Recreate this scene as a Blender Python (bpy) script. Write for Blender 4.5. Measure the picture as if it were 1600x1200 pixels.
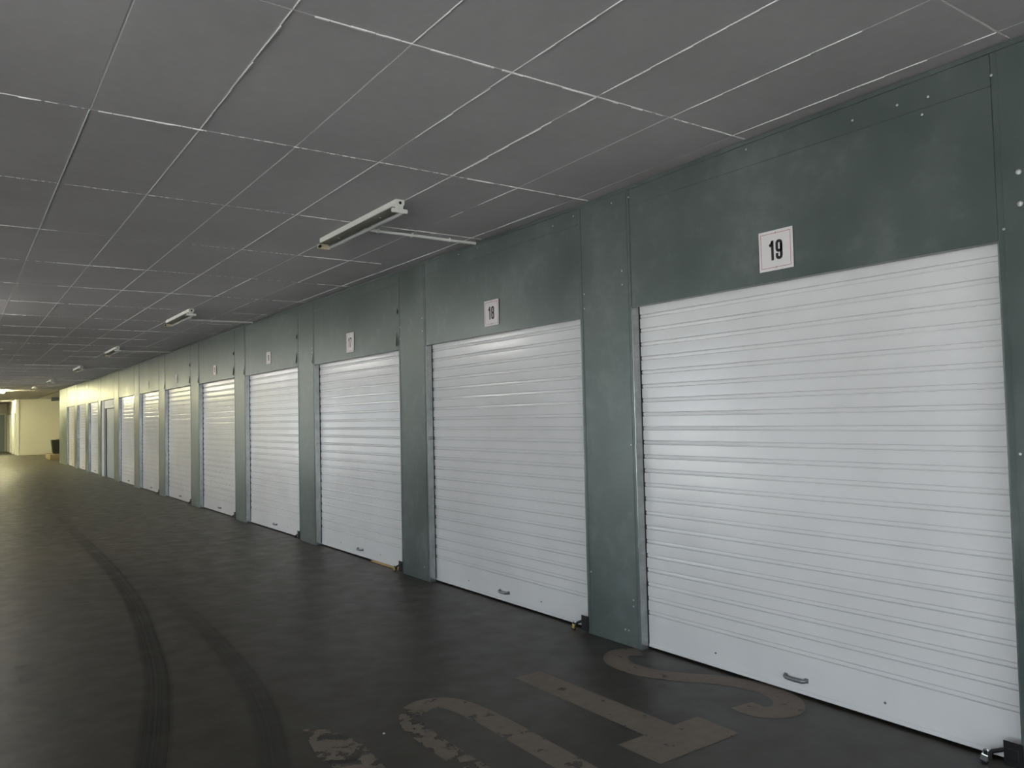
import bpy, bmesh, math, random
from mathutils import Vector, Matrix
random.seed(7)
S = bpy.context.scene
C = S.collection
for o in list(bpy.data.objects):
    bpy.data.objects.remove(o)

# ------------------------------------------------------------------ camera
cam_d = bpy.data.cameras.new('camera')
cam = bpy.data.objects.new('camera', cam_d)
C.objects.link(cam)
cam_d.sensor_width = 36
cam_d.lens = 1231.15 / 1600 * 36
cam_d.clip_start = .05
cam_d.clip_end = 300
Rv = Vector((0.81607161, -0.57750158, -0.02278244))
Uv = Vector((-0.00489455, -0.04632371, 0.99891449))
Wv = Vector((0.57793007, 0.81507425, 0.04063007))
cam.matrix_world = Matrix(((Rv.x, Uv.x, -Wv.x, -3.5126), (Rv.y, Uv.y, -Wv.y, 0), (Rv.z, Uv.z, -Wv.z, 1.48), (0, 0, 0, 1)))
S.camera = cam

# ------------------------------------------------------------------ world (overcast daylight) and exposure
wd = bpy.data.worlds.new('world')
S.world = wd
wd.use_nodes = True
bg = wd.node_tree.nodes['Background']
bg.inputs[0].default_value = (.80, .91, 1.0, 1)
bg.inputs[1].default_value = 3.7
S.view_settings.view_transform = 'Standard'
S.view_settings.look = 'None'
S.view_settings.gamma = 1
S.view_settings.exposure = 0.72
S.view_settings.use_curve_mapping = False

# unseen vehicle entrances added in the opposite wall to light the doors: y range
LW = -7.6
OPEN = [(-4.6, -2.8), (-1.2, 2.4), (8.8, 11.2), (22.5, 24.0), (27.5, 30.5)]
OPEN_H = 2.35
for a, b in OPEN:
    ld = bpy.data.lights.new('entrance_portal', 'AREA')
    ld.shape = 'RECTANGLE'
    ld.size = OPEN_H - .02
    ld.size_y = b - a - .02
    ld.cycles.is_portal = True
    lo = bpy.data.objects.new('entrance_portal', ld)
    C.objects.link(lo)
    lo.location = (LW - .1, (a + b) / 2, OPEN_H / 2)
    lo.rotation_euler = (0, -math.pi / 2, 0)      # -Z of the light looks to +x

BACK = (-6.9, -3.0)          # drive-in entrance in the wall behind the viewer: x range
ld = bpy.data.lights.new('entrance_portal', 'AREA')
ld.shape = 'RECTANGLE'
ld.size = BACK[1] - BACK[0] - .02
ld.size_y = 2.5
ld.cycles.is_portal = True
lo = bpy.data.objects.new('entrance_portal', ld)
C.objects.link(lo)
lo.location = (sum(BACK) / 2, -7.1, 1.27)
lo.rotation_euler = (math.pi / 2, 0, math.pi)      # looks to +y
sun_d = bpy.data.lights.new('sun', 'SUN')
sun_d.energy = 30
sun_d.angle = .05
sun_d.color = (1, .98, .95)
sun = bpy.data.objects.new('sun', sun_d)
C.objects.link(sun)
sun.rotation_euler = (math.radians(12), math.radians(14), 0)   # high sun, from above the building onto the yard outside

# ------------------------------------------------------------------ materials
def new_mat(name):
    m = bpy.data.materials.new(name)
    m.use_nodes = True
    nt = m.node_tree
    return m, nt, nt.nodes['Principled BSDF']

def P(name, col, rough=.5, metal=0., spec=.5):
    m, nt, b = new_mat(name)
    b.inputs['Base Color'].default_value = (*col, 1)
    b.inputs['Roughness'].default_value = rough
    b.inputs['Metallic'].default_value = metal
    b.inputs['Specular IOR Level'].default_value = spec
    return m

def coords(nt, scale=(1, 1, 1), kind='world'):
    g = nt.nodes.new('ShaderNodeNewGeometry')
    mp = nt.nodes.new('ShaderNodeMapping')
    mp.inputs['Scale'].default_value = scale
    if kind == 'world':
        nt.links.new(g.outputs['Position'], mp.inputs[0])
    else:
        t = nt.nodes.new('ShaderNodeTexCoord')
        nt.links.new(t.outputs[kind], mp.inputs[0])
    return mp.outputs[0]

def noise(nt, vec, scale, detail=3, rough=.55):
    n = nt.nodes.new('ShaderNodeTexNoise')
    n.inputs['Scale'].default_value = scale
    n.inputs['Detail'].default_value = detail
    n.inputs['Roughness'].default_value = rough
    nt.links.new(vec, n.inputs['Vector'])
    return n.outputs['Fac']

def ramp(nt, fac, stops):
    r = nt.nodes.new('ShaderNodeValToRGB')
    e = r.color_ramp.elements
    while len(e) < len(stops):
        e.new(.5)
    for i, (p, c) in enumerate(stops):
        e[i].position = p
        c = (c, c, c) if isinstance(c, (int, float)) else c
        e[i].color = (*c, 1)
    nt.links.new(fac, r.inputs[0])
    return r.outputs[0]

def mixc(nt, f, a, b, mode='MIX'):
    m = nt.nodes.new('ShaderNodeMix')
    m.data_type = 'RGBA'
    m.blend_type = mode
    for sock, v in ((m.inputs['Factor'], f), (m.inputs[6], a), (m.inputs[7], b)):
        if isinstance(v, (int, float)):
            sock.default_value = v
        elif isinstance(v, tuple):
            sock.default_value = (*v, 1)
        else:
            nt.links.new(v, sock)
    return m.outputs[2]

def bump(nt, b, fac, strength, dist=.01):
    n = nt.nodes.new('ShaderNodeBump')
    n.inputs['Strength'].default_value = strength
    n.inputs['Distance'].default_value = dist
    nt.links.new(fac, n.inputs['Height'])
    nt.links.new(n.outputs[0], b.inputs['Normal'])

def mat_steel():
    m, nt, b = new_mat('galvanised_steel')
    v = coords(nt)
    n1 = noise(nt, v, 1.7, 5)
    n2 = noise(nt, v, 9, 4)
    n3 = noise(nt, coords(nt, (1, 1, .5)), 28, 3)
    c = ramp(nt, n1, [(.3, (.092, .116, .107)), (.7, (.140, .166, .157))])
    scuff = ramp(nt, mixc(nt, .5, n1, n2), [(.52, 0.), (.68, 1.)])
    c = mixc(nt, mixc(nt, .6, (0, 0, 0), scuff), c, (.19, .22, .21))
    nt.links.new(c, b.inputs['Base Color'])
    b.inputs['Metallic'].default_value = .35
    r = ramp(nt, n1, [(.3, .28), (.7, .42)])
    nt.links.new(r, b.inputs['Roughness'])
    b.inputs['Specular IOR Level'].default_value = .5
    bump(nt, b, mixc(nt, .25, n1, n3), .25, .012)
    return m

def mat_jamb():
    m, nt, b = new_mat('bare_zinc_sheet')
    v = coords(nt, (1, 1, .8))
    n1 = noise(nt, v, 14, 5, .7)
    nt.links.new(ramp(nt, n1, [(.25, (.30, .32, .31)), (.75, (.50, .52, .51))]), b.inputs['Base Color'])
    b.inputs['Metallic'].default_value = .75
    b.inputs['Roughness'].default_value = .24
    return m

def mat_floor():
    m, nt, b = new_mat('worn_concrete')
    v = coords(nt)
    n1 = noise(nt, v, .55, 5)
    n2 = noise(nt, v, 5, 6, .65)
    n3 = noise(nt, v, 60, 3)
    c = ramp(nt, n1, [(.3, (.036, .028, .0195)), (.7, (.060, .050, .036))])
    c = mixc(nt, .45, c, ramp(nt, n2, [(.3, .45), (.7, 1.2)]), 'MULTIPLY')
    c = mixc(nt, .25, c, ramp(nt, n3, [(.3, .5), (.7, 1.)]), 'MULTIPLY')
    nt.links.new(c, b.inputs['Base Color'])
    nt.links.new(ramp(nt, n2, [(.3, .34), (.7, .52)]), b.inputs['Roughness'])
    b.inputs['Specular IOR Level'].default_value = .5
    bump(nt, b, n3, .15, .004)
    return m

def mat_ceiling():
    m, nt, b = new_mat('grey_ceiling_paint')
    v = coords(nt)
    n1 = noise(nt, v, 1.1, 4)
    n2 = noise(nt, v, 14, 4)
    c = ramp(nt, n1, [(.3, (.46, .44, .445)), (.7, (.53, .51, .515))])
    c = mixc(nt, .15, c, ramp(nt, n2, [(.3, .6), (.7, 1.)]), 'MULTIPLY')
    nt.links.new(c, b.inputs['Base Color'])
    b.inputs['Roughness'].default_value = .55
    b.inputs['Specular IOR Level'].default_value = .3
    bump(nt, b, mixc(nt, .3, n1, n2), .35, .012)
    return m

def mat_joint(scale, lo, hi, off):
    m, nt, b = new_mat('flaking_joint_filler')
    n = noise(nt, coords(nt, scale), 1, 5, .7)
    f = ramp(nt, n, [(lo, 0.), (hi, 1.)])
    nt.links.new(mixc(nt, f, off, (.95, .95, .92)), b.inputs['Base Color'])
    b.inputs['Roughness'].default_value = .8
    return m

def mat_decal(name, col, n_scale, lo, hi, maxa=1., rough=.7):
    """worn paint lying on the floor: flakes missing where the noise is low"""
    m, nt, b = new_mat(name)
    nt.links.new(mixc(nt, noise(nt, coords(nt), 20, 4), tuple(c * .8 for c in col), tuple(c * 1.15 for c in col)), b.inputs['Base Color'])
    b.inputs['Roughness'].default_value = rough
    b.inputs['Specular IOR Level'].default_value = .2
    n = noise(nt, coords(nt), n_scale, 6, .6)
    f = ramp(nt, n, [(lo, 0.), (hi, maxa)])
    nt.links.new(f, b.inputs['Alpha'])
    return m

def mat_tyre(maxa):
    m, nt, b = new_mat('tyre_rubber_smear')
    b.inputs['Base Color'].default_value = (.018, .018, .017, 1)
    b.inputs['Roughness'].default_value = .6
    uv = coords(nt, (1, 1, 1), 'UV')
    sp = nt.nodes.new('ShaderNodeSeparateXYZ')
    nt.links.new(uv, sp.inputs[0])
    edge = ramp(nt, sp.outputs[0], [(0., 0.), (.18, .8), (.82, .8), (1., 0.)])
    st = ramp(nt, noise(nt, coords(nt, (22, .6, 1), 'UV'), 1, 3), [(.35, .35), (.65, 1.)])
    patch = ramp(nt, noise(nt, coords(nt), 2.2, 4), [(.3, .5), (.65, 1.)])
    ends = ramp(nt, sp.outputs[1], [(0., .9), (.55, .75), (1., 0.)])
    f = mixc(nt, 1., mixc(nt, 1., edge, st, 'MULTIPLY'), mixc(nt, 1., patch, ends, 'MULTIPLY'), 'MULTIPLY')
    f = mixc(nt, 1., f, (maxa, maxa, maxa), 'MULTIPLY')
    nt.links.new(f, b.inputs['Alpha'])
    return m

def mat_slat():
    m, nt, b = new_mat('white_enamel')
    n = noise(nt, coords(nt), 1.3, 4)
    nt.links.new(ramp(nt, n, [(.3, (.70, .69, .685)), (.7, (.78, .775, .77))]), b.inputs['Base Color'])
    b.inputs['Roughness'].default_value = .2
    b.inputs['Specular IOR Level'].default_value = .4
    bump(nt, b, noise(nt, coords(nt, (1, 1.2, 3)), 1.5, 2), .05, .01)
    return m

def emit(name, col, strength):
    m, nt, b = new_mat(name)
    b.inputs['Base Color'].default_value = (.9, .9, .85, 1)
    b.inputs['Emission Color'].default_value = (*col, 1)
    b.inputs['Emission Strength'].default_value = strength
    return m

M = dict(
    steel=mat_steel(), floor=mat_floor(), ceil=mat_ceiling(), slat=mat_slat(),
    joint_cross=mat_joint((7, 2, 1), .40, .52, (.34, .335, .33)),
    joint_long=mat_joint((1, 1.2, 1), .30, .45, (.55, .55, .54)),
    filler=P('white_joint_filler', (.92, .92, .89), .8),
    back=P('backing_dark', (.10, .11, .11), .7),
    zinc=P('zinc_screw', (.62, .63, .62), .35, .8),
    handle=P('grey_cast_metal', (.22, .23, .24), .4, .7),
    black=P('black_iron', (.012, .011, .011), .45, .3),
    brass=P('brass', (.62, .48, .16), .35, .9),
    chrome=P('shackle_steel', (.7, .7, .7), .25, 1.),
    white=P('white_plastic', (.80, .79, .75), .45),
    cream=P('aged_cream_plastic', (.62, .54, .36), .5),
    olive=P('dark_olive_plate', (.17, .165, .12), .5),  # dark olive base colour for the unlit battens' cover plates
    enamel=P('white_enamel_fitting', (.76, .76, .71), .4),
    glass=P('unlit_tube_glass', (.42, .43, .42), .15, 0., .6),
    plate=P('sign_white', (.74, .71, .70), .45),
    ink=P('sign_black', (.012, .012, .012), .5),
    red=P('sign_red', (.38, .06, .08), .5),
    timber=P('raw_timber', (.48, .33, .14), .7),
    leaf=P('blue_grey_leaf', (.36, .42, .44), .4),
    pale=P('pale_wall_paint', (.66, .64, .55), .45),
    wall=P('plain_wall_paint', (.55, .55, .54), .8),
    bin=P('black_plastic', (.02, .021, .02), .4),
    plinth=P('ochre_plinth', (.17, .135, .075), .8),
    ground=P('outside_ground', (.42, .42, .41), .9),
    lamp=emit('lit_tube', (1., .93, .52), 310), lamp2=emit('lit_white_tube', (1., .98, .93), 95), jamb=mat_jamb(),
    paint=mat_decal('worn_floor_paint', (.215, .18, .15), 14, .30, .37),
    paint_less=mat_decal('chipped_floor_paint', (.215, .18, .15), 10, .36, .41),
    paint_worn=mat_decal('flaking_floor_paint', (.215, .18, .15), 9, .45, .50),
    paint_faint=mat_decal('faint_floor_paint', (.30, .31, .28), 9, .38, .60, .28),
    tyre=mat_tyre(.9), tyre2=mat_tyre(.55),
    leafy=P('hedge_green', (.06, .10, .04), .9),
)

# ------------------------------------------------------------------ helpers
def link(name, me, parent=None):
    o = bpy.data.objects.new(name, me)
    C.objects.link(o)
    if parent:
        o.parent = parent
    return o

def obj(name, bm, mat, parent=None, smooth=False, loc=None):
    me = bpy.data.meshes.new(name)
    bm.normal_update()
    bm.to_mesh(me)
    bm.free()
    me.materials.append(mat)
    if smooth:
        for p in me.polygons:
            p.use_smooth = True
    o = link(name, me, parent)
    if loc:
        o.location = loc
    return o

def tag(o, label=None, cat=None, group=None, kind=None):
    if label: o['label'] = label
    if cat: o['category'] = cat
    if group: o['group'] = group
    if kind: o['kind'] = kind
    return o

def empty(name, loc=(0, 0, 0)):
    o = bpy.data.objects.new(name, None)
    C.objects.link(o)
    o.location = loc
    return o

def box(bm, a, b, bev=0.):
    t = bmesh.new()
    bmesh.ops.create_cube(t, size=1)
    for v in t.verts:
        v.co = Vector([(a[i] + b[i]) / 2 + v.co[i] * (b[i] - a[i]) for i in range(3)])
    if bev:
        bmesh.ops.bevel(t, geom=t.edges[:], offset=bev, segments=2, affect='EDGES', profile=.6)
    join(bm, t)

def join(bm, t):
    me = bpy.data.meshes.new('tmp')
    t.to_mesh(me)
    t.free()
    bm.from_mesh(me)
    bpy.data.meshes.remove(me)

def B(a, b, bev=0.):
    bm = bmesh.new()
    box(bm, a, b, bev)
    return bm

def cyl(bm, p, q, r, seg=14, r2=None):
    p, q = Vector(p), Vector(q)
    d = q - p
    t = bmesh.new()
    bmesh.ops.create_cone(t, cap_ends=True, segments=seg, radius1=r, radius2=r if r2 is None else r2, depth=d.length)
    M_ = Matrix.Translation((p + q) / 2) @ d.to_track_quat('Z', 'Y').to_matrix().to_4x4()
    bmesh.ops.transform(t, matrix=M_, verts=t.verts)
    join(bm, t)

def tube(bm, pts, r, seg=8):
    pts = [Vector(p) for p in pts]
    rings = []
    for i, p in enumerate(pts):
        d = (pts[min(i + 1, len(pts) - 1)] - pts[max(i - 1, 0)]).normalized()
        q = d.to_track_quat('Z', 'Y')
        rings.append([bm.verts.new(p + q @ Vector((r * math.cos(2 * math.pi * k / seg), r * math.sin(2 * math.pi * k / seg), 0))) for k in range(seg)])
    for a, b in zip(rings, rings[1:]):
        for k in range(seg):
            bm.faces.new((a[k], a[(k + 1) % seg], b[(k + 1) % seg], b[k]))
    bm.faces.new(rings[0][::-1])
    bm.faces.new(rings[-1])

def ribbon2d(pts, w, closed=False):
    """left and right offsets of a 2-D path"""
    n = len(pts)
    out = []
    for i in range(n):
        a = Vector(pts[(i - 1) % n] if closed or i > 0 else pts[i])
        b = Vector(pts[i])
        c = Vector(pts[(i + 1) % n] if closed or i < n - 1 else pts[i])
        d1 = (b - a).normalized() if (b - a).length > 1e-9 else None
        d2 = (c - b).normalized() if (c - b).length > 1e-9 else None
        if d1 is None: d1 = d2
        if d2 is None: d2 = d1
        n1 = Vector((-d1.y, d1.x)); n2 = Vector((-d2.y, d2.x))
        m = (n1 + n2)
        m = m.normalized() if m.length > 1e-6 else n1
        k = 1 / max(.5, m.dot(n1))
        ww = w[i] if isinstance(w, (list, tuple)) else w
        out.append((b + m * k * ww / 2, b - m * k * ww / 2))
    return out

def slab(bm, pairs, closed, place, t):
    """extrude a 2-D ribbon to a thin raised slab; place(u, v, h) -> 3-D"""
    lo = [[bm.verts.new(place(p.x, p.y, 0)) for p in pr] for pr in pairs]
    hi = [[bm.verts.new(place(p.x, p.y, t)) for p in pr] for pr in pairs]
    n = len(pairs)
    for i in range(n if closed else n - 1):
        j = (i + 1) % n
        bm.faces.new((hi[i][0], hi[i][1], hi[j][1], hi[j][0]))
        bm.faces.new((lo[i][0], hi[i][0], hi[j][0], lo[j][0]))
        bm.faces.new((hi[i][1], lo[i][1], lo[j][1], hi[j][1]))

def rrect(x0, y0, x1, y1, r, seg=4, a0=0, a1=360):
    pts = []
    for cx, cy, s in ((x1 - r, y1 - r, 0), (x0 + r, y1 - r, 90), (x0 + r, y0 + r, 180), (x1 - r, y0 + r, 270)):
        for k in range(seg + 1):
            a = math.radians(s + 90 * k / seg)
            pts.append((cx + r * math.cos(a), cy + r * math.sin(a)))
    return pts

def interp(tab, x):
    if x <= tab[0][0]: return tab[0][1]
    for (a, va), (b, vb) in zip(tab, tab[1:]):
        if x <= b: return va + (vb - va) * (x - a) / (b - a)
    return tab[-1][1]

ZC = [(-6, 3.0), (0, 2.985), (1.38, 2.974), (2.7, 2.958), (4.0, 2.930), (6.6, 2.922), (12, 2.927), (24, 2.912), (30, 2.93), (38, 2.96), (70, 2.94)]
zc = lambda y: interp(ZC, y)

# ------------------------------------------------------------------ floor, ground outside
Y0, Y1 = -7.0, 62.0
fl = obj('floor', B((LW, Y0, -.2), (6, Y1, 0)), M['floor'])
tag(fl, 'dark worn concrete driveway floor', kind='structure')
bm = B((-60, -60, -.3), (LW - .1, 80, -.02))
box(bm, (LW - .1, -60, -.3), (30, Y0 - .1, -.02))
gr = obj('ground', bm, M['ground'])
tag(gr, 'ground outside the vehicle entrances', kind='structure')

# ------------------------------------------------------------------ ceiling: backing with filler in the joints, panels as pieces
XJ, DX, DY = -1.0741, .4842, 1.3165
xs = [XJ + DX * k for k in range(2, -15, -1)]
xs = [0.0 + .10] + [x for x in xs if x < -.02]
ys = [1.385 - DY * k for k in range(6, 0, -1)] + [1.385, 2.703, 4.007, 5.327, 6.62]
while ys[-1] < Y1: ys.append(ys[-1] + DY)
bm = bmesh.new()
for (ya, yb) in zip(ys, ys[1:]):
    va = [bm.verts.new((x, y, zc(y) + dz)) for (x, y, dz) in ((LW, ya, .0024), (6, ya, .0024), (6, yb, .0024), (LW, yb, .0024))]
    vb = [bm.verts.new((v.co.x, v.co.y, v.co.z + .12)) for v in va]
    bm.faces.new(va[::-1]); bm.faces.new(vb)
    for k in range(4): bm.faces.new((va[k], va[(k + 1) % 4], vb[(k + 1) % 4], vb[k]))
ceil = obj('ceiling', bm, M['joint_long'])
tag(ceil, 'low grey ceiling of painted rectangular panels with pale flaking joints', kind='structure')
# wide, ragged filler bands over the cross joints
rj = random.Random(3)
bm = bmesh.new()
def cbox(bm, a, b):
    v = [bm.verts.new((x, y, z)) for z in (a[2], b[2]) for x, y in ((a[0], a[1]), (b[0], a[1]), (b[0], b[1]), (a[0], b[1]))]
    for f in ((3, 2, 1, 0), (0, 1, 5, 4), (1, 2, 6, 5), (2, 3, 7, 6), (3, 0, 4, 7)):
        bm.faces.new([v[k] for k in f])
for y in ys[:-1]:
    if y > 34 or y < 0: continue
    z, x = zc(y), -4.3
    while x < -.02:
        run = rj.uniform(.15, .9)                 # runs of thick, chipped or missing filler
        mode = rj.choice((0, 1, 1, 2, 2, 2))
        xe = min(x + run, -.01)
        while x < xe:
            L = rj.uniform(.008, .05) if mode == 1 else rj.uniform(.03, .09)
            if mode:
                d = rj.uniform(.001, .003) if mode == 1 else rj.uniform(.002, .006)
                o_ = rj.uniform(-.002, .002)
                w_ = rj.uniform(.002, .0045)
                cbox(bm, (x, y - w_ + o_, z - d), (min(x + L, xe), y + w_ + o_, z + .002))
            x += L + (rj.uniform(.003, .05) if mode == 1 else rj.choice((0, 0, .004)) + .0005)
for xj in xs[1:]:
    if xj < -4.3: continue
    for (ya, yb) in zip(ys, ys[1:]):
        if ya > 20 or yb < 0: continue
        y, th = ya + .006, rj.choice((0, .0015, .002, .0028))
        while y < yb - .006:
            L = rj.uniform(.05, .35)
            ye = min(y + L, yb - .006)
            if th and rj.random() < .85:
                w_ = rj.uniform(.0015, .0026)
                cbox(bm, (xj - w_, y, min(zc(y), zc(ye)) - th), (xj + w_, ye, zc(ye) + .002))
            y = ye + .0005
tag(obj('joint_filler', bm, M['filler'], ceil), kind='stuff')

def panel_mesh():
    t = bmesh.new()
    bmesh.ops.create_cube(t, size=1)
    for v in t.verts:
        if v.co.z < 0:
            v.co.x *= .9965; v.co.y *= .999
    me = bpy.data.meshes.new('ceiling_panel')
    t.to_mesh(me); t.free()
    me.materials.append(M['ceil'])
    return me
pm = panel_mesh()
rest = bmesh.new()
for i, (ya, yb) in enumerate(zip(ys, ys[1:])):
    for j, (xb, xa) in enumerate(zip(xs, xs[1:])):
        gl, gc = random.choice((.006, .0075, .008, .0045)), random.choice((.007, .008, .0095, .006))
        dz = random.uniform(-.0005, .0005)
        za, zb = zc(ya) + dz, zc(yb) + dz
        mx, my, mz = (xa + xb) / 2, (ya + yb) / 2, (za + zb) / 2 + .004
        sx, sy = xb - xa - gl, yb - ya - gc
        ang = math.atan2(zb - za, yb - ya)
        if xa > -4.3 and 1.0 < yb and ya < 25:
            o = link('ceiling_panel', pm, ceil)
            o.location = (mx, my, mz)
            o.scale = (sx, sy, .008)
            o.rotation_euler = (ang + random.uniform(-.0006, .0006), random.uniform(-.0010, .0010), 0)
        else:
            t = bmesh.new()
            bmesh.ops.create_cube(t, size=1)
            bmesh.ops.transform(t, matrix=Matrix.Translation((mx, my, mz)) @ Matrix.Rotation(ang, 4, 'X') @ Matrix.Diagonal((sx, sy, .008, 1)), verts=t.verts)
            join(rest, t)
tag(obj('distant_panels', rest, M['ceil'], ceil), kind='stuff')

# ------------------------------------------------------------------ right wall: core, steel column and header sheets
#        bay: near edge y, far edge y, opening height
BAY = {19: (1.464, 3.622, 2.154), 18: (4.122, 6.303, 2.143), 17: (6.835, 9.031, 2.146), 16: (9.585, 11.766, 2.164), 15: (12.32, 14.457, 2.168),
       14: (15.08, 17.194, 2.175), 13: (17.80, 19.92, 2.190), 12: (20.575, 22.74, 2.190), 11: (23.48, 25.8, 2.193), 10: (26.32, 28.4, 2.190),
       9: (29.13, 31.2, 2.198), 8: (31.98, 34.25, 2.203)}
WEND = 36.9
REC = .065
core = obj('wall_right', B((.14, Y0, 0), (.30, WEND, 3.1)), M['back'])
tag(core, 'right wall of grey green galvanised sheet steel around white roller doors', kind='structure')
edges = [(-6.95, .93)]
nums = sorted(BAY, reverse=True)
edges = [(Y0 + .02, 1.464)]
for n in nums:
    nxt = BAY.get(n - 1)
    edges.append((BAY[n][1], nxt[0] if nxt else WEND))
# near blank sheets (one column then plain sheets running out of the picture)
cols = [(.93, 1.464)] + edges[1:]
def slope_top(bm, z_from):
    for v in bm.verts:
        if v.co.z > z_from: v.co.z = zc(v.co.y) - .006
def column(y0, y1, ztop):
    bm = bmesh.new()
    box(bm, (0, y0, 0), (.139, y1, ztop), .004)
    # folded seams standing a little proud near both edges
    box(bm, (-.0025, y0 + .022, 0.004), (.004, y0 + .026, ztop - .01))
    box(bm, (-.0025, y1 - .026, 0.004), (.004, y1 - .022, ztop - .01))
    slope_top(bm, 2.6)
    return obj('column_panel', bm, M['steel'], core)
for (y0, y1) in cols:
    column(y0, y1, min(zc(y0), zc(y1)) - .012)
bm = B((0.002, Y0 + .02, 0), (.139, .926, 2.95), .004)
obj('column_panel', bm, M['steel'], core)
for n in nums:
    a, b, h = BAY[n]
    bm = bmesh.new()
    zt = min(zc(a), zc(b)) - .012
    box(bm, (.003, a + .002, h), (.045, b - .002, zt), .002)
    slope_top(bm, 2.6)
    box(bm, (-.001, a + .004, h), (.004, b - .004, h + .006))      # folded lower lip
    box(bm, (-.0015, a + .004, zt - .12), (.004, b - .004, zt - .116))  # fold line below the ceiling
    obj('header_panel', bm, M['steel'], core)
    obj('jamb', B((.001, b - .004, 0), (.139, b + .001, h + .01)), M['jamb'], core)
    obj('jamb', B((.001, a - .001, 0), (.139, a + .004, h + .01)), M['jamb'], core)
# angle strip along the ceiling
bm = bmesh.new()
for (y0, y1) in zip(ys, ys[1:]):
    if y0 > WEND: break
    ye = min(y1, WEND)
    z0, z1 = zc(y0), zc(ye)
    v = [bm.verts.new(p) for p in ((-.006, y0, z0 - .030), (-.006, ye, z1 - .030), (-.006, ye, z1 - .008), (-.006, y0, z0 - .008),
                                   (.002, y0, z0 - .030), (.002, ye, z1 - .030), (.002, ye, z1 - .008), (.002, y0, z0 - .008))]
    for f in ((3, 2, 1, 0), (0, 1, 5, 4), (2, 3, 7, 6), (1, 2, 6, 5), (0, 4, 7, 3)):
        bm.faces.new([v[k] for k in f])
obj('ceiling_angle', bm, M['steel'], core)

sm = bmesh.new()
bmesh.ops.create_uvsphere(sm, u_segments=8, v_segments=5, radius=.006)
for v in sm.verts: v.co.x *= .5
sme = bpy.data.meshes.new('screw'); sm.to_mesh(sme); sm.free(); sme.materials.append(M['zinc'])
def screw(y, z, x=-.001, s=1.):
    o = link('screw', sme, core)
    o.location = (x, y, z); o.scale = (s, s, s)
for y, z in ((3.70, 2.40), (3.70, 2.31), (4.075, 2.30), (4.075, 2.20), (3.66, 1.28), (3.68, .30), (3.68, .26), (3.73, .10), (3.76, .10), (4.08, .42),
             (1.44, 2.20), (1.42, 1.28), (6.40, .12), (6.8, 2.36), (6.8, 2.25), (6.36, 2.40), (6.36, 2.28),
             (3.62, 2.86), (3.78, 2.86), (4.17, 2.86), (4.4, 2.84), (2.7, 2.9), (1.86, 2.86), (1.72, 2.85), (1.75, 2.78), (1.46, 2.85), (5.4, 2.87), (5.7, 2.87), (2.08, 2.86),
             (9.1, 2.35), (9.1, 2.25), (9.53, 2.45), (9.53, 2.33), (9.09, 2.3), (11.83, 2.4), (11.83, 2.28), (12.27, 2.4), (12.27, 2.3), (14.52, 2.4), (14.52, 2.3)):
    screw(y, z)
screw(1.375, 2.42, -.003, 2.0); screw(1.375, 2.29, -.003, 2.0)
for n in (17, 16, 15, 14):                                     # flaps of sheet lifted beside the header
    a, b, h = BAY[n]
    for (yy, z0, z1, s) in ((a + .035, h + .03, h + .18, 1), (a + .01, h + .34, h + .41, 1), (b + .02, h + .01, h + .16, -1)):
        bm = bmesh.new()
        v = [bm.verts.new(p) for p in ((-.002, yy, z0), (-.002, yy, z1), (-.018, yy - .012 * s, z0 + .02), (.004, yy + .004, (z0 + z1) / 2))]
        bm.faces.new((v[0], v[2], v[1])); bm.faces.new((v[0], v[1], v[3])); bm.faces.new((v[0], v[3], v[2])); bm.faces.new((v[1], v[2], v[3]))
        obj('bent_flap', bm, M['steel'], core)

# ------------------------------------------------------------------ roller doors
PITCH, GRV, Z0G = .089, .028, .212
def slat_profile():
    # z from the top edge of the lower groove upwards; x: 0 flat, positive = recessed
    p = [(.0, 0), (.0105, .0022), (.0105, .0034), (.0045, .0062), (.0036, .014), (.0045, .0218), (.0105, .0246), (.0105, .0258), (0, .028), (-.0003, .034), (-.0004, .058), (-.0002, .084), (0, .089)]
    return p
def slat_mesh():
    bm = bmesh.new()
    pr = slat_profile()
    f0 = [bm.verts.new((x, 0, z)) for x, z in pr]
    f1 = [bm.verts.new((x, 1, z)) for x, z in pr]
    b0 = [bm.verts.new((.0125, 0, z)) for z in (0, PITCH)]
    b1 = [bm.verts.new((.0125, 1, z)) for z in (0, PITCH)]
    for k in range(len(pr) - 1):
        bm.faces.new((f0[k], f0[k + 1], f1[k + 1], f1[k]))
    bm.faces.new((b0[0], b1[0], b1[1], b0[1]))
    bm.faces.new([b0[0]] + [b0[1]] + f0[::-1])
    bm.faces.new(f1 + [b1[1], b1[0]])
    bm.normal_update()
    me = bpy.data.meshes.new('slat')
    bm.to_mesh(me); bm.free()
    me.materials.append(M['slat'])
    return me
slm = slat_mesh()

def handle_bm():
    bm = bmesh.new()
    box(bm, (-.004, -.072, -.012), (0.002, -.05, .012), .0025)
    box(bm, (-.004, .05, -.012), (0.002, .072, .012), .0025)
    tube(bm, [(0, -.064, 0), (-.014, -.058, -.002), (-.022, -.045, -.004), (-.024, 0, -.005), (-.022, .045, -.004), (-.014, .058, -.002), (0, .064, 0)], .0105, 8)
    return bm
hme = bpy.data.meshes.new('handle'); t = handle_bm(); t.normal_update(); t.to_mesh(hme); t.free(); hme.materials.append(M['handle'])

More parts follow.
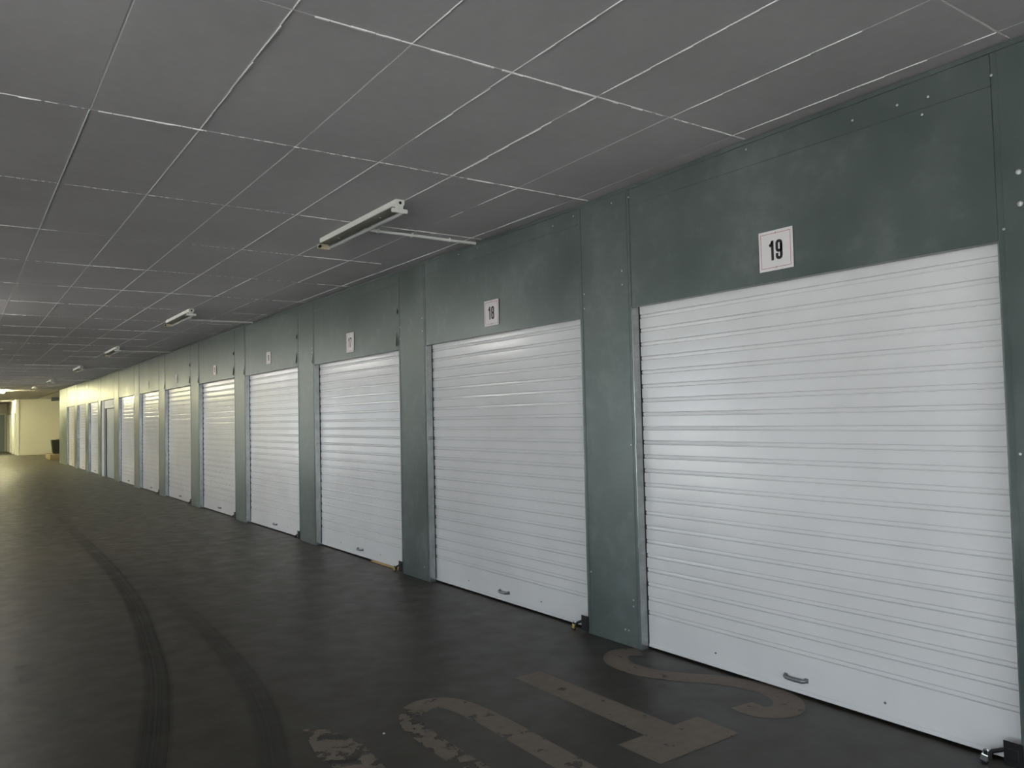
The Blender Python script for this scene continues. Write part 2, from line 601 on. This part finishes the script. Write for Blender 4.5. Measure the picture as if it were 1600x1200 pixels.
WORD = {19: 'nearest and widest in view', 18: 'second from the right', 17: 'with a timber strip under its corner', 16: 'fourth from the right',
        15: 'fifth from the right', 14: 'sixth from the right', 13: 'seventh from the right', 12: 'next to the open doorway frame',
        10: 'just beyond the open doorway frame', 9: 'second from the far end', 8: 'last before the far corner'}
for n in nums:
    if n == 11: continue
    a, b, h = BAY[n]
    root = empty('door_%d' % n, (REC, a, 0))
    tag(root, 'white ribbed steel roller door, ' + WORD[n], kind='structure')
    w = b - a
    # bottom rail
    bm = bmesh.new()
    box(bm, (0, .006, .03), (.0125, w - .006, Z0G), .001)
    box(bm, (-.004, .006, .014), (.016, w - .006, .034), .002)
    obj('bottom_rail', bm, M['slat'], root)
    nsl = 22
    if n >= 15:
        for k in range(nsl):
            o = link('slat', slm, root)
            o.location = (0, .006, Z0G + PITCH * k)
            o.scale = (1, w - .012, 1)
    else:
        bm = bmesh.new()
        for k in range(nsl):
            t = bmesh.new(); t.from_mesh(slm)
            for v in t.verts: v.co = Vector((v.co.x, .006 + v.co.y * (w - .012), v.co.z + Z0G + PITCH * k))
            join(bm, t)
        tag(obj('slats', bm, M['slat'], root), kind='stuff')
    zt = Z0G + PITCH * nsl
    obj('top_sheet', B((0, .006, zt), (.0125, w - .006, zt + .12)), M['slat'], root)
    # guides: narrow channels either side, with dark brush
    for (y0, y1) in ((.0045, .0075), (w - .0075, w - .0045)):
        obj('guide', B((-.006, y0, .002), (.02, y1, h + .02)), M['black'], root)
    o = link('handle', hme, root)
    o.location = (0, 1.09, .088)
    for yy in (.61, 1.62):
        bm = bmesh.new()
        cyl(bm, (-.003, yy, .094), (.001, yy, .094), .006, 8)
        obj('bolt_head', bm, M['handle'], root)
    if n >= 13:
        # sliding latch at the near bottom corner
        bm = bmesh.new()
        box(bm, (-.070, -.004, .012), (-.066, .070, .112), .001)
        box(bm, (-.072, .012, .035), (.0, .058, .085), .004)
        tube(bm, [(-.055, .04, .075), (-.060, .075, .068), (-.066, .115, .05), (-.072, .130, .028)], .009, 8)
        box(bm, (-.078, .112, .018), (-.066, .145, .048), .003)
        obj('latch', bm, M['black'], root)

# padlocks hang from the latches of the two nearest doors
def padlock(n, label, mat):
    a = BAY[n][0]
    root = empty('padlock', (REC - .078, a + .145, .0))
    bm = bmesh.new()
    box(bm, (-.008, -.014, .003), (.008, .014, .036), .004)
    obj('body', bm, mat, root)
    bm = bmesh.new()
    pts = [(0, -.009, .034), (0, -.009, .048)] + [(0, -.009 * math.cos(t_), .048 + .010 * math.sin(t_)) for t_ in (.5, 1., 1.57, 2.1, 2.6)] + [(0, .009, .048), (0, .009, .034)]
    tube(bm, pts, .0028, 6)
    obj('shackle', bm, M['chrome'], root)
    obj('cap', B((-.0086, -.0146, .003), (.0086, .0146, .009), .001), M['black'], root)
    root.rotation_euler = (.2, 0, .1)
    tag(root, label, 'padlock')
padlock(18, 'small brass padlock hanging from the black latch of the door beneath sign 18', M['brass'])
padlock(19, 'small dull padlock on the latch in the bottom right corner, beneath sign 19', M['chrome'])
padlock(17, 'tiny padlock on the latch beside the timber strip, beneath sign 17', M['brass'])

# thin light timber strip under door 17
bm = B((REC - .03, 6.90, .002), (REC + .012, 7.61, .013), .002)
box(bm, (REC - .02, 6.99, .0135), (REC - .012, 7.58, .018))
tag(obj('timber_strip', bm, M['timber']), 'thin strip of raw timber wedged under a white roller door', 'wood strip')

# open doorway (bay 11)
a, b, h = BAY[11]
root = empty('door_11', (REC, a, 0))
tag(root, 'plain blue grey hinged door in a white frame between roller doors', kind='structure')
w = b - a
bm = bmesh.new()
box(bm, (-.03, w - .30, 0), (.03, w - .001, h), .004)
box(bm, (-.045, w - .13, 0), (.0, w - .06, h), .003)
obj('frame', bm, M['white'], root)
bm = bmesh.new()
box(bm, (-.01, .001, h - .23), (.04, w - .3, h - .002), .004)
box(bm, (-.02, .5, h - .15), (-.005, w - .9, h - .08), .004)  # raised white bar stands in for the small highlight on the header
obj('transom', bm, M['white'], root)
obj('leaf', B((.005, .001, .01), (.045, w - .62, h - .25), .003), M['leaf'], root)
obj('gap_shade', B((.055, w - .62, .01), (.06, w - .3, h - .23)), M['black'], root)  # black sheet stands in for the shade in the gap beside the leaf

# ------------------------------------------------------------------ number signs
def digit_strokes(ch):
    """2-D strokes (path, closed) in a cell .40 wide, 1 high"""
    W_, s = .40, .0
    o = .075
    x0, x1, y0, y1 = o, W_ - o, o, 1 - o
    m = .5
    if ch == '1': return [([(.06, .74), (.17, .80), (.24, .94)], False), ([(.24, 1.0), (.24, 0)], False)]
    if ch == '8': return [(rrect(x0, m - .0, x1, y1, .11), True), (rrect(x0, y0, x1, m + .0, .11), True)]
    if ch == '9': return [(rrect(x0, .44, x1, y1, .11), True), ([(x1, .8), (x1, .2), (x1 - .03, y0 + .03), (x1 - .1, y0), (x0 + .1, y0), (x0 + .03, y0 + .03), (x0, .16), (x0, .33)], False)]
    if ch == '6': return [(rrect(x0, y0, x1, .56, .11), True), ([(x0, .2), (x0, .8), (x0 + .03, y1 - .03), (x0 + .1, y1), (x1 - .1, y1), (x1 - .03, y1 - .03), (x1, .84), (x1, .68)], False)]
    if ch == '7': return [([(0.02, y1), (x1 + .02, y1), (x1 + .0, .8), (.19, .3), (.16, 0)], False)]
    if ch == '5': return [([(W_ - .02, y1), (x0, y1), (x0, .55), (x0 + .12, .60), (x1 - .03, .56), (x1, .48), (x1, .16), (x1 - .04, y0 + .03), (x1 - .1, y0), (x0 + .1, y0), (x0 + .03, y0 + .03), (x0, .16), (x0, .3)], False)]
    if ch == '4': return [([(x1 - .03, 0), (x1 - .03, 1), (.05, .3), (.05, .22), (W_ + .03, .22)], False)]
    if ch == '3': return [([(x0, .72), (x0, .84), (x0 + .04, y1 - .02), (x0 + .1, y1), (x1 - .08, y1), (x1, .84), (x1, .62), (x1 - .1, .52), (x1, .44), (x1, .16), (x1 - .08, y0), (x0 + .1, y0), (x0 + .04, y0 + .02), (x0, .16), (x0, .3)], False)]
    return []
SIGN = {19: (2.533, 2.318, 0.208, .212), 18: (5.212, 2.309, .203, .206), 17: (7.972, 2.318, .19, .212), 16: (10.69, 2.35, .172, .165), 15: (13.41, 2.35, .16, .16),
        14: (16.15, 2.35, .16, .16), 13: (18.9, 2.36, .16, .16)}
for n, (yc_, zc_, w, hh) in SIGN.items():
    root = empty('number_sign', (-.001, yc_, zc_))
    root.rotation_euler = (random.uniform(-.012, .012) if n < 18 else 0, 0, 0)
    look = {19: 'square white sign reading 19 in bold black with a thin red border, nearest',
            18: 'white sign reading 18 with red border above the second roller door',
            17: 'small white sign reading 17 above the third roller door',
            16: 'narrow white sign reading 16 above the fourth roller door',
            15: 'dim little sign reading 15 above the fifth roller door',
            14: 'barely readable sign 14 above the sixth roller door',
            13: 'tiny distant sign 13 above the seventh roller door'}[n]
    tag(root, look, 'sign', 'number signs above the roller doors')
    obj('plate', B((-.004, -w / 2, -hh / 2), (-.0005, w / 2, hh / 2), .0008), M['plate'], root)
    place = lambda u, v, t_: (-.004 - t_, -u, v)       # u runs to the viewer's right = -y
    bm = bmesh.new()
    fx, fz = w / 2 - .014, hh / 2 - .016
    slab(bm, ribbon2d([(-fx, -fz), (fx, -fz), (fx, fz), (-fx, fz)], .0022, True), True, place, .0004)
    obj('border', bm, M['red'], root)
    for s in (1, -1):
        bm = bmesh.new()
        slab(bm, ribbon2d([(0, s * (fz - .004)), (.004, s * (fz + .001)), (-.001, s * (fz + .006))], .0022), False, place, .0006)
        obj('border_tick', bm, M['red'], root)
    txt = str(n)
    H_ = .104 if n >= 17 else .085
    adv = {'1': .40}
    tot = sum(adv.get(c, .46) for c in txt) - .06
    cx = -tot / 2
    for c in txt:
        bm = bmesh.new()
        for pts, cl in digit_strokes(c):
            pr = [((cx + x - (.03 if c == '1' else 0)) * H_, (y - .5) * H_) for x, y in pts]
            slab(bm, ribbon2d(pr, .15 * H_, cl), cl, place, .0005)
        cx += adv.get(c, .46)
        bmesh.ops.recalc_face_normals(bm, faces=bm.faces)
        obj('digit', bm, M['ink'], root)
    for s in (1, -1):
        bm = bmesh.new()
        cyl(bm, (-.004, 0, s * (hh / 2 - .008)), (-.006, 0, s * (hh / 2 - .008)), .0025, 8)
        obj('sign_screw', bm, M['zinc'], root)

# ------------------------------------------------------------------ ceiling battens and conduits
def batten(y0, x0, label, lit=False, L=1.32, lm='lamp'):
    z = zc(y0 + .6) - .0015
    root = empty('fluorescent_batten', (x0, y0, z))
    tag(root, label, 'ceiling light', 'fluorescent battens along the ceiling')
    bm = bmesh.new()
    pr = [(-.032, 0), (.032, 0), (.032, -.03), (.020, -.046), (-.020, -.046), (-.032, -.030)]
    for y in (0, L):
        pass
    a_ = [bm.verts.new((x, 0, zz)) for x, zz in pr]; b_ = [bm.verts.new((x, L, zz)) for x, zz in pr]
    for k in range(6): bm.faces.new((a_[k], a_[(k + 1) % 6], b_[(k + 1) % 6], b_[k]))
    bm.faces.new(a_[::-1]); bm.faces.new(b_)
    bmesh.ops.recalc_face_normals(bm, faces=bm.faces)
    obj('body', bm, M['enamel'], root)
    obj('cover_plate', B((-.046, .03, -.052), (.046, L - .03, -.046), .002), M['olive'] if not lit else M['enamel'], root)
    for yy, m_, s in ((.0, 'white', 1), (L, 'cream', -1)):
        bm = bmesh.new()
        box(bm, (-.022, min(yy, yy + .03 * s), -.062), (.022, max(yy, yy + .03 * s), -.04), .003)
        box(bm, (-.058, min(yy, yy + .024 * s), -.088), (.058, max(yy, yy + .024 * s), -.058), .010)
        obj('lamp_holder', bm, M[m_], root)
    bm = bmesh.new()
    cyl(bm, (0, -.003, -.022), (0, .001, -.022), .010, 14)
    obj('cable_knockout', bm, M['black'], root)
    for yy in (.3, L - .3):
        obj('plate_screw', B((-.004, yy, -.056), (.010, yy + .012, -.051), .001), M['white'], root)
    if not lit:
        bm = bmesh.new()
        cyl(bm, (-.046, L - .045, -.073), (-.046, L + .002, -.073), .011, 12)
        obj('empty_socket', bm, M['black'], root)
    bm = bmesh.new()
    cyl(bm, (.044, .022, -.073), (.044, L - .022, -.073), .0125, 14)
    obj('tube', bm, M[lm] if lit else M['glass'], root)
    if lit:
        bm = bmesh.new()
        cyl(bm, (-.044, .022, -.073), (-.044, L - .022, -.073), .0125, 14)
        obj('tube', bm, M[lm], root)
    return root
batten(4.61, -1.115, 'unlit twin tube batten on the ceiling above sign 18, nearest of all')
batten(10.40, -1.07, 'unlit batten second along the ceiling, with conduit to the wall')
batten(15.95, -1.06, 'unlit batten third along the ceiling, small and distant')
batten(21.25, -1.03, 'unlit batten fourth along the ceiling where two conduits meet')
batten(27.9, -1.06, 'pale batten fifth along the ceiling near the lit far end')
batten(32.9, -1.12, 'pale batten sixth and last of the unlit row, near the far corner')
batten(36.6, -1.93, 'lit fluorescent lamp glaring at the left edge of the picture', True)
batten(51.2, -1.62, 'lit fluorescent lamp farther off at the left edge, before the far doors', True)
# inferred white row left of view; yellow battens added to light the far end
ORD = ('nearest', 'second', 'third', 'fourth', 'added for far light, fifth', 'added for far light, sixth', 'added for far light, seventh', 'added for far light, eighth', 'added for far light, ninth')
for k, (yy, xx, lm) in enumerate(((10.4, -3.9, 'lamp2'), (15.95, -3.9, 'lamp2'), (21.25, -3.9, 'lamp2'), (27.9, -3.9, 'lamp2'), (33.5, -5.4, 'lamp'), (38.5, -3.9, 'lamp'), (43.5, -3.6, 'lamp'), (41.0, -3.0, 'lamp'), (46.5, -3.4, 'lamp'))):
    batten(yy, xx, 'lit twin tube batten over the left side of the aisle, ' + ORD[k] + ' of its row', True, lm=lm)

def conduit(y, xa, xb, label, dy=0.):
    z = zc(y) - .016
    root = empty('conduit', (0, 0, 0))
    bm = bmesh.new()
    tube(bm, [(xa + (xb - xa) * k / 4, y + dy * k / 4, z + random.uniform(-.003, .001) * (0 < k < 4)) for k in range(5)], .0115, 10)
    obj('pipe', bm, M['white'], root)
    for f in (.14, .42, .75):
        x = xa + (xb - xa) * f
        bm = bmesh.new()
        box(bm, (x - .008, y + dy * f - .016, z - .015), (x + .008, y + dy * f + .016, z + .015), .003)
        obj('clip', bm, M['white'], root)
    tag(root, label, 'conduit', 'white conduits across the ceiling')
conduit(5.42, -1.03, -.002, 'white conduit from the nearest batten to the steel wall')
conduit(11.42, -.98, -.002, 'white conduit from the second batten to the steel wall', -.05)
conduit(16.68, -.98, -.002, 'white conduit from the third batten to the steel wall')
conduit(21.80, -.95, -.002, 'white conduit from the fourth batten to the steel wall')
conduit(21.0, -2.2, -1.065, 'white conduit crossing the ceiling left of the fourth batten')
conduit(27.9, -.9, -.002, 'faint distant conduit from the fifth batten to the wall')

# ------------------------------------------------------------------ floor paint and tyre marks
def flat(name, polys, mat, z=.0012, uv=None):
    bm = bmesh.new()
    for p in polys:
        bm.faces.new([bm.verts.new((x, y, z)) for x, y in p])
    bmesh.ops.recalc_face_normals(bm, faces=bm.faces)
    for f in bm.faces:
        if f.normal.z < 0: f.normal_flip()
    return obj(name, bm, mat)
def smooth_path(pts, n=6):
    out = []
    for i in range(len(pts) - 1):
        p0 = Vector(pts[max(i - 1, 0)]); p1 = Vector(pts[i]); p2 = Vector(pts[i + 1]); p3 = Vector(pts[min(i + 2, len(pts) - 1)])
        for k in range(n):
            t_ = k / n
            out.append(.5 * ((2 * p1) + (-p0 + p2) * t_ + (2 * p0 - 5 * p1 + 4 * p2 - p3) * t_ ** 2 + (-p0 + 3 * p1 - 3 * p2 + p3) * t_ ** 3))
    out.append(Vector(pts[-1]))
    return out
def ribbon_polys(pts, w):
    pr = ribbon2d([tuple(p) for p in pts], w)
    return [[pr[i][0], pr[i][1], pr[i + 1][1], pr[i + 1][0]] for i in range(len(pr) - 1)]
def ribbon_mesh(name, pts, w, mat, z=.0012, uvs=False):
    pr = ribbon2d([tuple(p) for p in pts], w)
    me = bpy.data.meshes.new(name)
    vs = []
    for l, r in pr: vs += [(l[0], l[1], z), (r[0], r[1], z)]
    fs = [(2 * i, 2 * i + 1, 2 * i + 3, 2 * i + 2) for i in range(len(pr) - 1)]
    me.from_pydata(vs, [], fs)
    uvl = me.uv_layers.new(name='UVMap')
    n = len(pr) - 1
    for f in me.polygons:
        for li in f.loop_indices:
            vi = me.loops[li].vertex_index
            uvl.data[li].uv = (vi % 2, (vi // 2) / n)
    me.materials.append(mat)
    o = link(name, me)
    if me.polygons[0].normal.z < 0:
        me.flip_normals()
    return o
o = flat('painted_digit', [[(-.915, 3.70), (-.735, 3.70), (-.722, 2.675), (-.915, 2.675)], [(-1.083, 2.674), (-.557, 2.674), (-.560, 2.42), (-1.075, 2.42)]], M['paint'])
tag(o, 'faded painted bar and crossbar on the floor, between the other two painted marks', 'painted mark', 'faded paint markings on the floor')
pts = smooth_path([(-.27, 2.64), (-.27, 2.52), (-.16, 2.46), (-.03, 2.55), (.01, 2.74), (-.06, 2.95), (-.20, 3.14), (-.29, 3.34), (-.27, 3.55), (-.15, 3.66), (-.03, 3.60)])
o = ribbon_mesh('painted_digit', pts, .15, M['paint'])
tag(o, 'faded S shaped painted mark on the floor against the nearest roller door', 'painted mark', 'faded paint markings on the floor')
pts = smooth_path([(-1.60, 3.62), (-1.50, 3.655), (-1.40, 3.57), (-1.365, 3.30), (-1.370, 2.9), (-1.385, 2.2)])
o = ribbon_mesh('painted_digit', pts, .145, M['paint_less'])
tag(o, 'badly flaked arched painted mark at the bottom edge of the floor', 'painted mark', 'faded paint markings on the floor')
pts = smooth_path([(-1.68, 2.2), (-1.715, 2.9), (-1.71, 3.36), (-1.665, 3.54), (-1.60, 3.62)])
w_ = ribbon_mesh('flaked_stroke', pts, .11, M['paint_worn'])
w_.parent = o
o = flat('paint_patch', [[(-2.14, 3.74), (-2.05, 3.70), (-1.98, 3.42), (-2.02, 3.0), (-2.16, 3.0), (-2.2, 3.4)]], M['paint_worn'])
tag(o, 'small ragged patch of flaking paint left of the arched painted mark', 'paint patch')
for k, (x, y, lab) in enumerate(((-3.05, 4.86, 'faint pale square smudge of paint on the dark floor, lower left'), (-3.13, 5.62, 'very faint pale smudge on the dark floor, behind the lower left one'))):
    o = flat('paint_patch', [[(x - .06, y - .22), (x + .07, y - .20), (x + .04, y + .20), (x - .07, y + .22)]], M['paint_faint'])
    tag(o, lab, 'paint patch')

tA_l = [(-1.922, 21.094), (-2.14, 14.671), (-2.21, 11.623), (-2.243, 9.103), (-2.356, 7.362), (-2.498, 6.007), (-2.598, 5.213), (-2.722, 4.524), (-2.88, 3.798), (-3.12, 3.0)]
tA_r = [(-1.83, 20.988), (-2.018, 14.547), (-2.07, 11.4), (-2.13, 8.9), (-2.2, 7.1), (-2.333, 5.868), (-2.438, 5.082), (-2.573, 4.404), (-2.747, 3.693), (-2.98, 2.9)]
mid = [((a_[0] + b_[0]) / 2, (a_[1] + b_[1]) / 2) for a_, b_ in zip(tA_l, tA_r)]
o = ribbon_mesh('tyre_mark', smooth_path(mid[::-1]), .17, M['tyre'], .0010)
tag(o, 'long dark curving tyre mark on the floor, left one of the pair', 'tyre mark', 'tyre marks on the driveway')
tB_l = [(-2.20, 10.5), (-2.15, 8.6), (-2.106, 7.2), (-2.10, 6.4), (-2.14, 5.518), (-2.197, 4.81), (-2.296, 4.181), (-2.471, 3.475), (-2.72, 2.8)]
tB_r = [(-2.06, 10.4), (-1.99, 8.5), (-1.94, 7.1), (-1.932, 6.191), (-1.99, 5.2), (-2.06, 4.45), (-2.16, 3.85), (-2.301, 3.341), (-2.53, 2.65)]
mid = [((a_[0] + b_[0]) / 2, (a_[1] + b_[1]) / 2) for a_, b_ in zip(tB_l, tB_r)]
o = ribbon_mesh('tyre_mark', smooth_path(mid[::-1]), .17, M['tyre2'], .0008)
tag(o, 'fainter dark curving tyre mark on the floor, right one of the pair', 'tyre mark', 'tyre marks on the driveway')
bm = bmesh.new()
bmesh.ops.create_icosphere(bm, subdivisions=2, radius=.006)
for v in bm.verts: v.co.z = v.co.z * .6 + .0036
tag(obj('pebble', bm, M['plate'], loc=(-1.855, 3.443, 0)), 'tiny white pebble lying on the dark floor beside the flaking paint', 'pebble')

# ------------------------------------------------------------------ far end
bm = B((-.78, 49, 0), (5.9, 49.2, 3.05))
w_end = obj('wall_end', bm, M['pale'])
tag(w_end, 'pale cream end wall beyond the last roller door', kind='structure')
tag(obj('trim_1', B((-.80, 48.96, 0), (-.70, 49.22, 3.0), .01), M['white']), 'pale corner post of the end wall', kind='structure')
# side row of units running away behind the pale wall
sr = obj('wall_side', B((-.60, 49.2, 0), (-.3, 58, 3.05)), M['pale'])
tag(sr, 'side wall with narrow doors behind the pale end wall', kind='structure')
obj('header', B((-.82, 49.2, 2.24), (-.6, 58, 3.0)), M['pale'], sr)
for yy in (50.2, 52.5, 54.8, 57.2):
    obj('jamb', B((-.84, yy, 0), (-.6, yy + .3, 2.24), .01), M['white'], sr)
for k, yy in enumerate((49.25, 50.5, 52.8, 55.1)):
    d = obj('door_%d' % (20 + k), B((-.72, yy, .01), (-.66, [50.2, 52.5, 54.8, 57.2][k] , 2.24)), M['leaf'])
    tag(d, 'narrow dark door leaf in the far side wall, %s from the pale corner' % ('first', 'second', 'third', 'fourth')[k], kind='structure')
wf = obj('wall_far', B((LW, 58, 0), (-.3, 58.3, 3.05)), M['pale'])
tag(wf, 'far wall closing the aisle', kind='structure')
d = empty('door_30', (-2.4, 57.9, 0))
tag(d, 'dim grey roller door in the far wall at the left edge', kind='structure')
bm = bmesh.new()
for k in range(24):
    box(bm, (-1.2, .03, .01 + k * .094), (1.45, .07, .095 + k * .094), .004)
tag(obj('slats', bm, M['leaf'], d), kind='stuff')
bm = B((-1.3, 0, 0), (-1.2, .09, 2.32)); box(bm, (1.45, 0, 0), (1.52, .09, 2.32)); box(bm, (-1.3, 0, 2.27), (1.52, .09, 2.36))
obj('frame', bm, M['white'], d)
# return of the right wall at the far corner
tag(obj('wall_corner', B((.30, WEND - .2, 0), (6, WEND, 3.05)), M['pale']), 'return of the steel wall at the far corner', kind='structure')
tag(obj('wall_recess', B((5.9, WEND, 0), (6.1, 49.2, 3.05)), M['pale']), 'side of the recess past the far corner', kind='structure')
# duct under the ceiling at the corner
bm = B((.45, 45.0, 2.74), (2.6, 45.35, 2.93), .01)
du = obj('duct', bm, M['back'])
tag(du, 'dark duct under the ceiling above the black bin at the far corner', 'duct')
bm = bmesh.new(); cyl(bm, (.42, 44.9, 2.70), (2.6, 44.9, 2.80), .03, 10)
obj('pipe', bm, M['white'], du)
# plinth and bin
tag(obj('trim_2', B((-.02, 40.4, 0), (2.6, 42.6, .24), .01), M['plinth']), 'low ochre plinth under the black bin', kind='structure')
root = empty('rubbish_bin', (.38, 41.5, .24))
def taper(a, b, z0, z1):
    bm = bmesh.new()
    lo = [bm.verts.new((x * a, y * a, z0)) for x, y in ((-1, -1), (1, -1), (1, 1), (-1, 1))]
    hi = [bm.verts.new((x * b, y * b, z1)) for x, y in ((-1, -1), (1, -1), (1, 1), (-1, 1))]
    bm.faces.new(lo[::-1]); bm.faces.new(hi)
    for k in range(4): bm.faces.new((lo[k], lo[(k + 1) % 4], hi[(k + 1) % 4], hi[k]))
    bmesh.ops.bevel(bm, geom=bm.edges[:], offset=.02, segments=2, affect='EDGES')
    return bm
obj('body', taper(.21, .27, 0, .58), M['bin'], root)
obj('lid', taper(.29, .28, .58, .63), M['bin'], root)
bm = bmesh.new(); tube(bm, [(-.06, 0, .63), (-.04, 0, .66), (.04, 0, .66), (.06, 0, .63)], .012, 8)
obj('lid_handle', bm, M['bin'], root)
tag(root, 'black plastic rubbish bin on the ochre plinth in the far corner', 'bin')

# ------------------------------------------------------------------ enclosure outside the picture
bm = bmesh.new()
prev = Y0
for a, b in OPEN:
    box(bm, (LW - .2, prev, 0), (LW, a, 3.1))
    box(bm, (LW - .2, a, OPEN_H), (LW, b, 3.1))
    prev = b
box(bm, (LW - .2, prev, 0), (LW, Y1, 3.1))
tag(obj('wall_left', bm, M['wall']), 'plain left wall with vehicle entrances added for daylight on the doors', kind='structure')
bm = B((LW, Y0 - .2, 0), (BACK[0], Y0, 3.1))
box(bm, (BACK[1], Y0 - .2, 0), (.3, Y0, 3.1))
box(bm, (BACK[0], Y0 - .2, 2.55), (BACK[1], Y0, 3.1))
tag(obj('wall_back', bm, M['wall']), 'plain wall with an entrance behind the viewer', kind='structure')
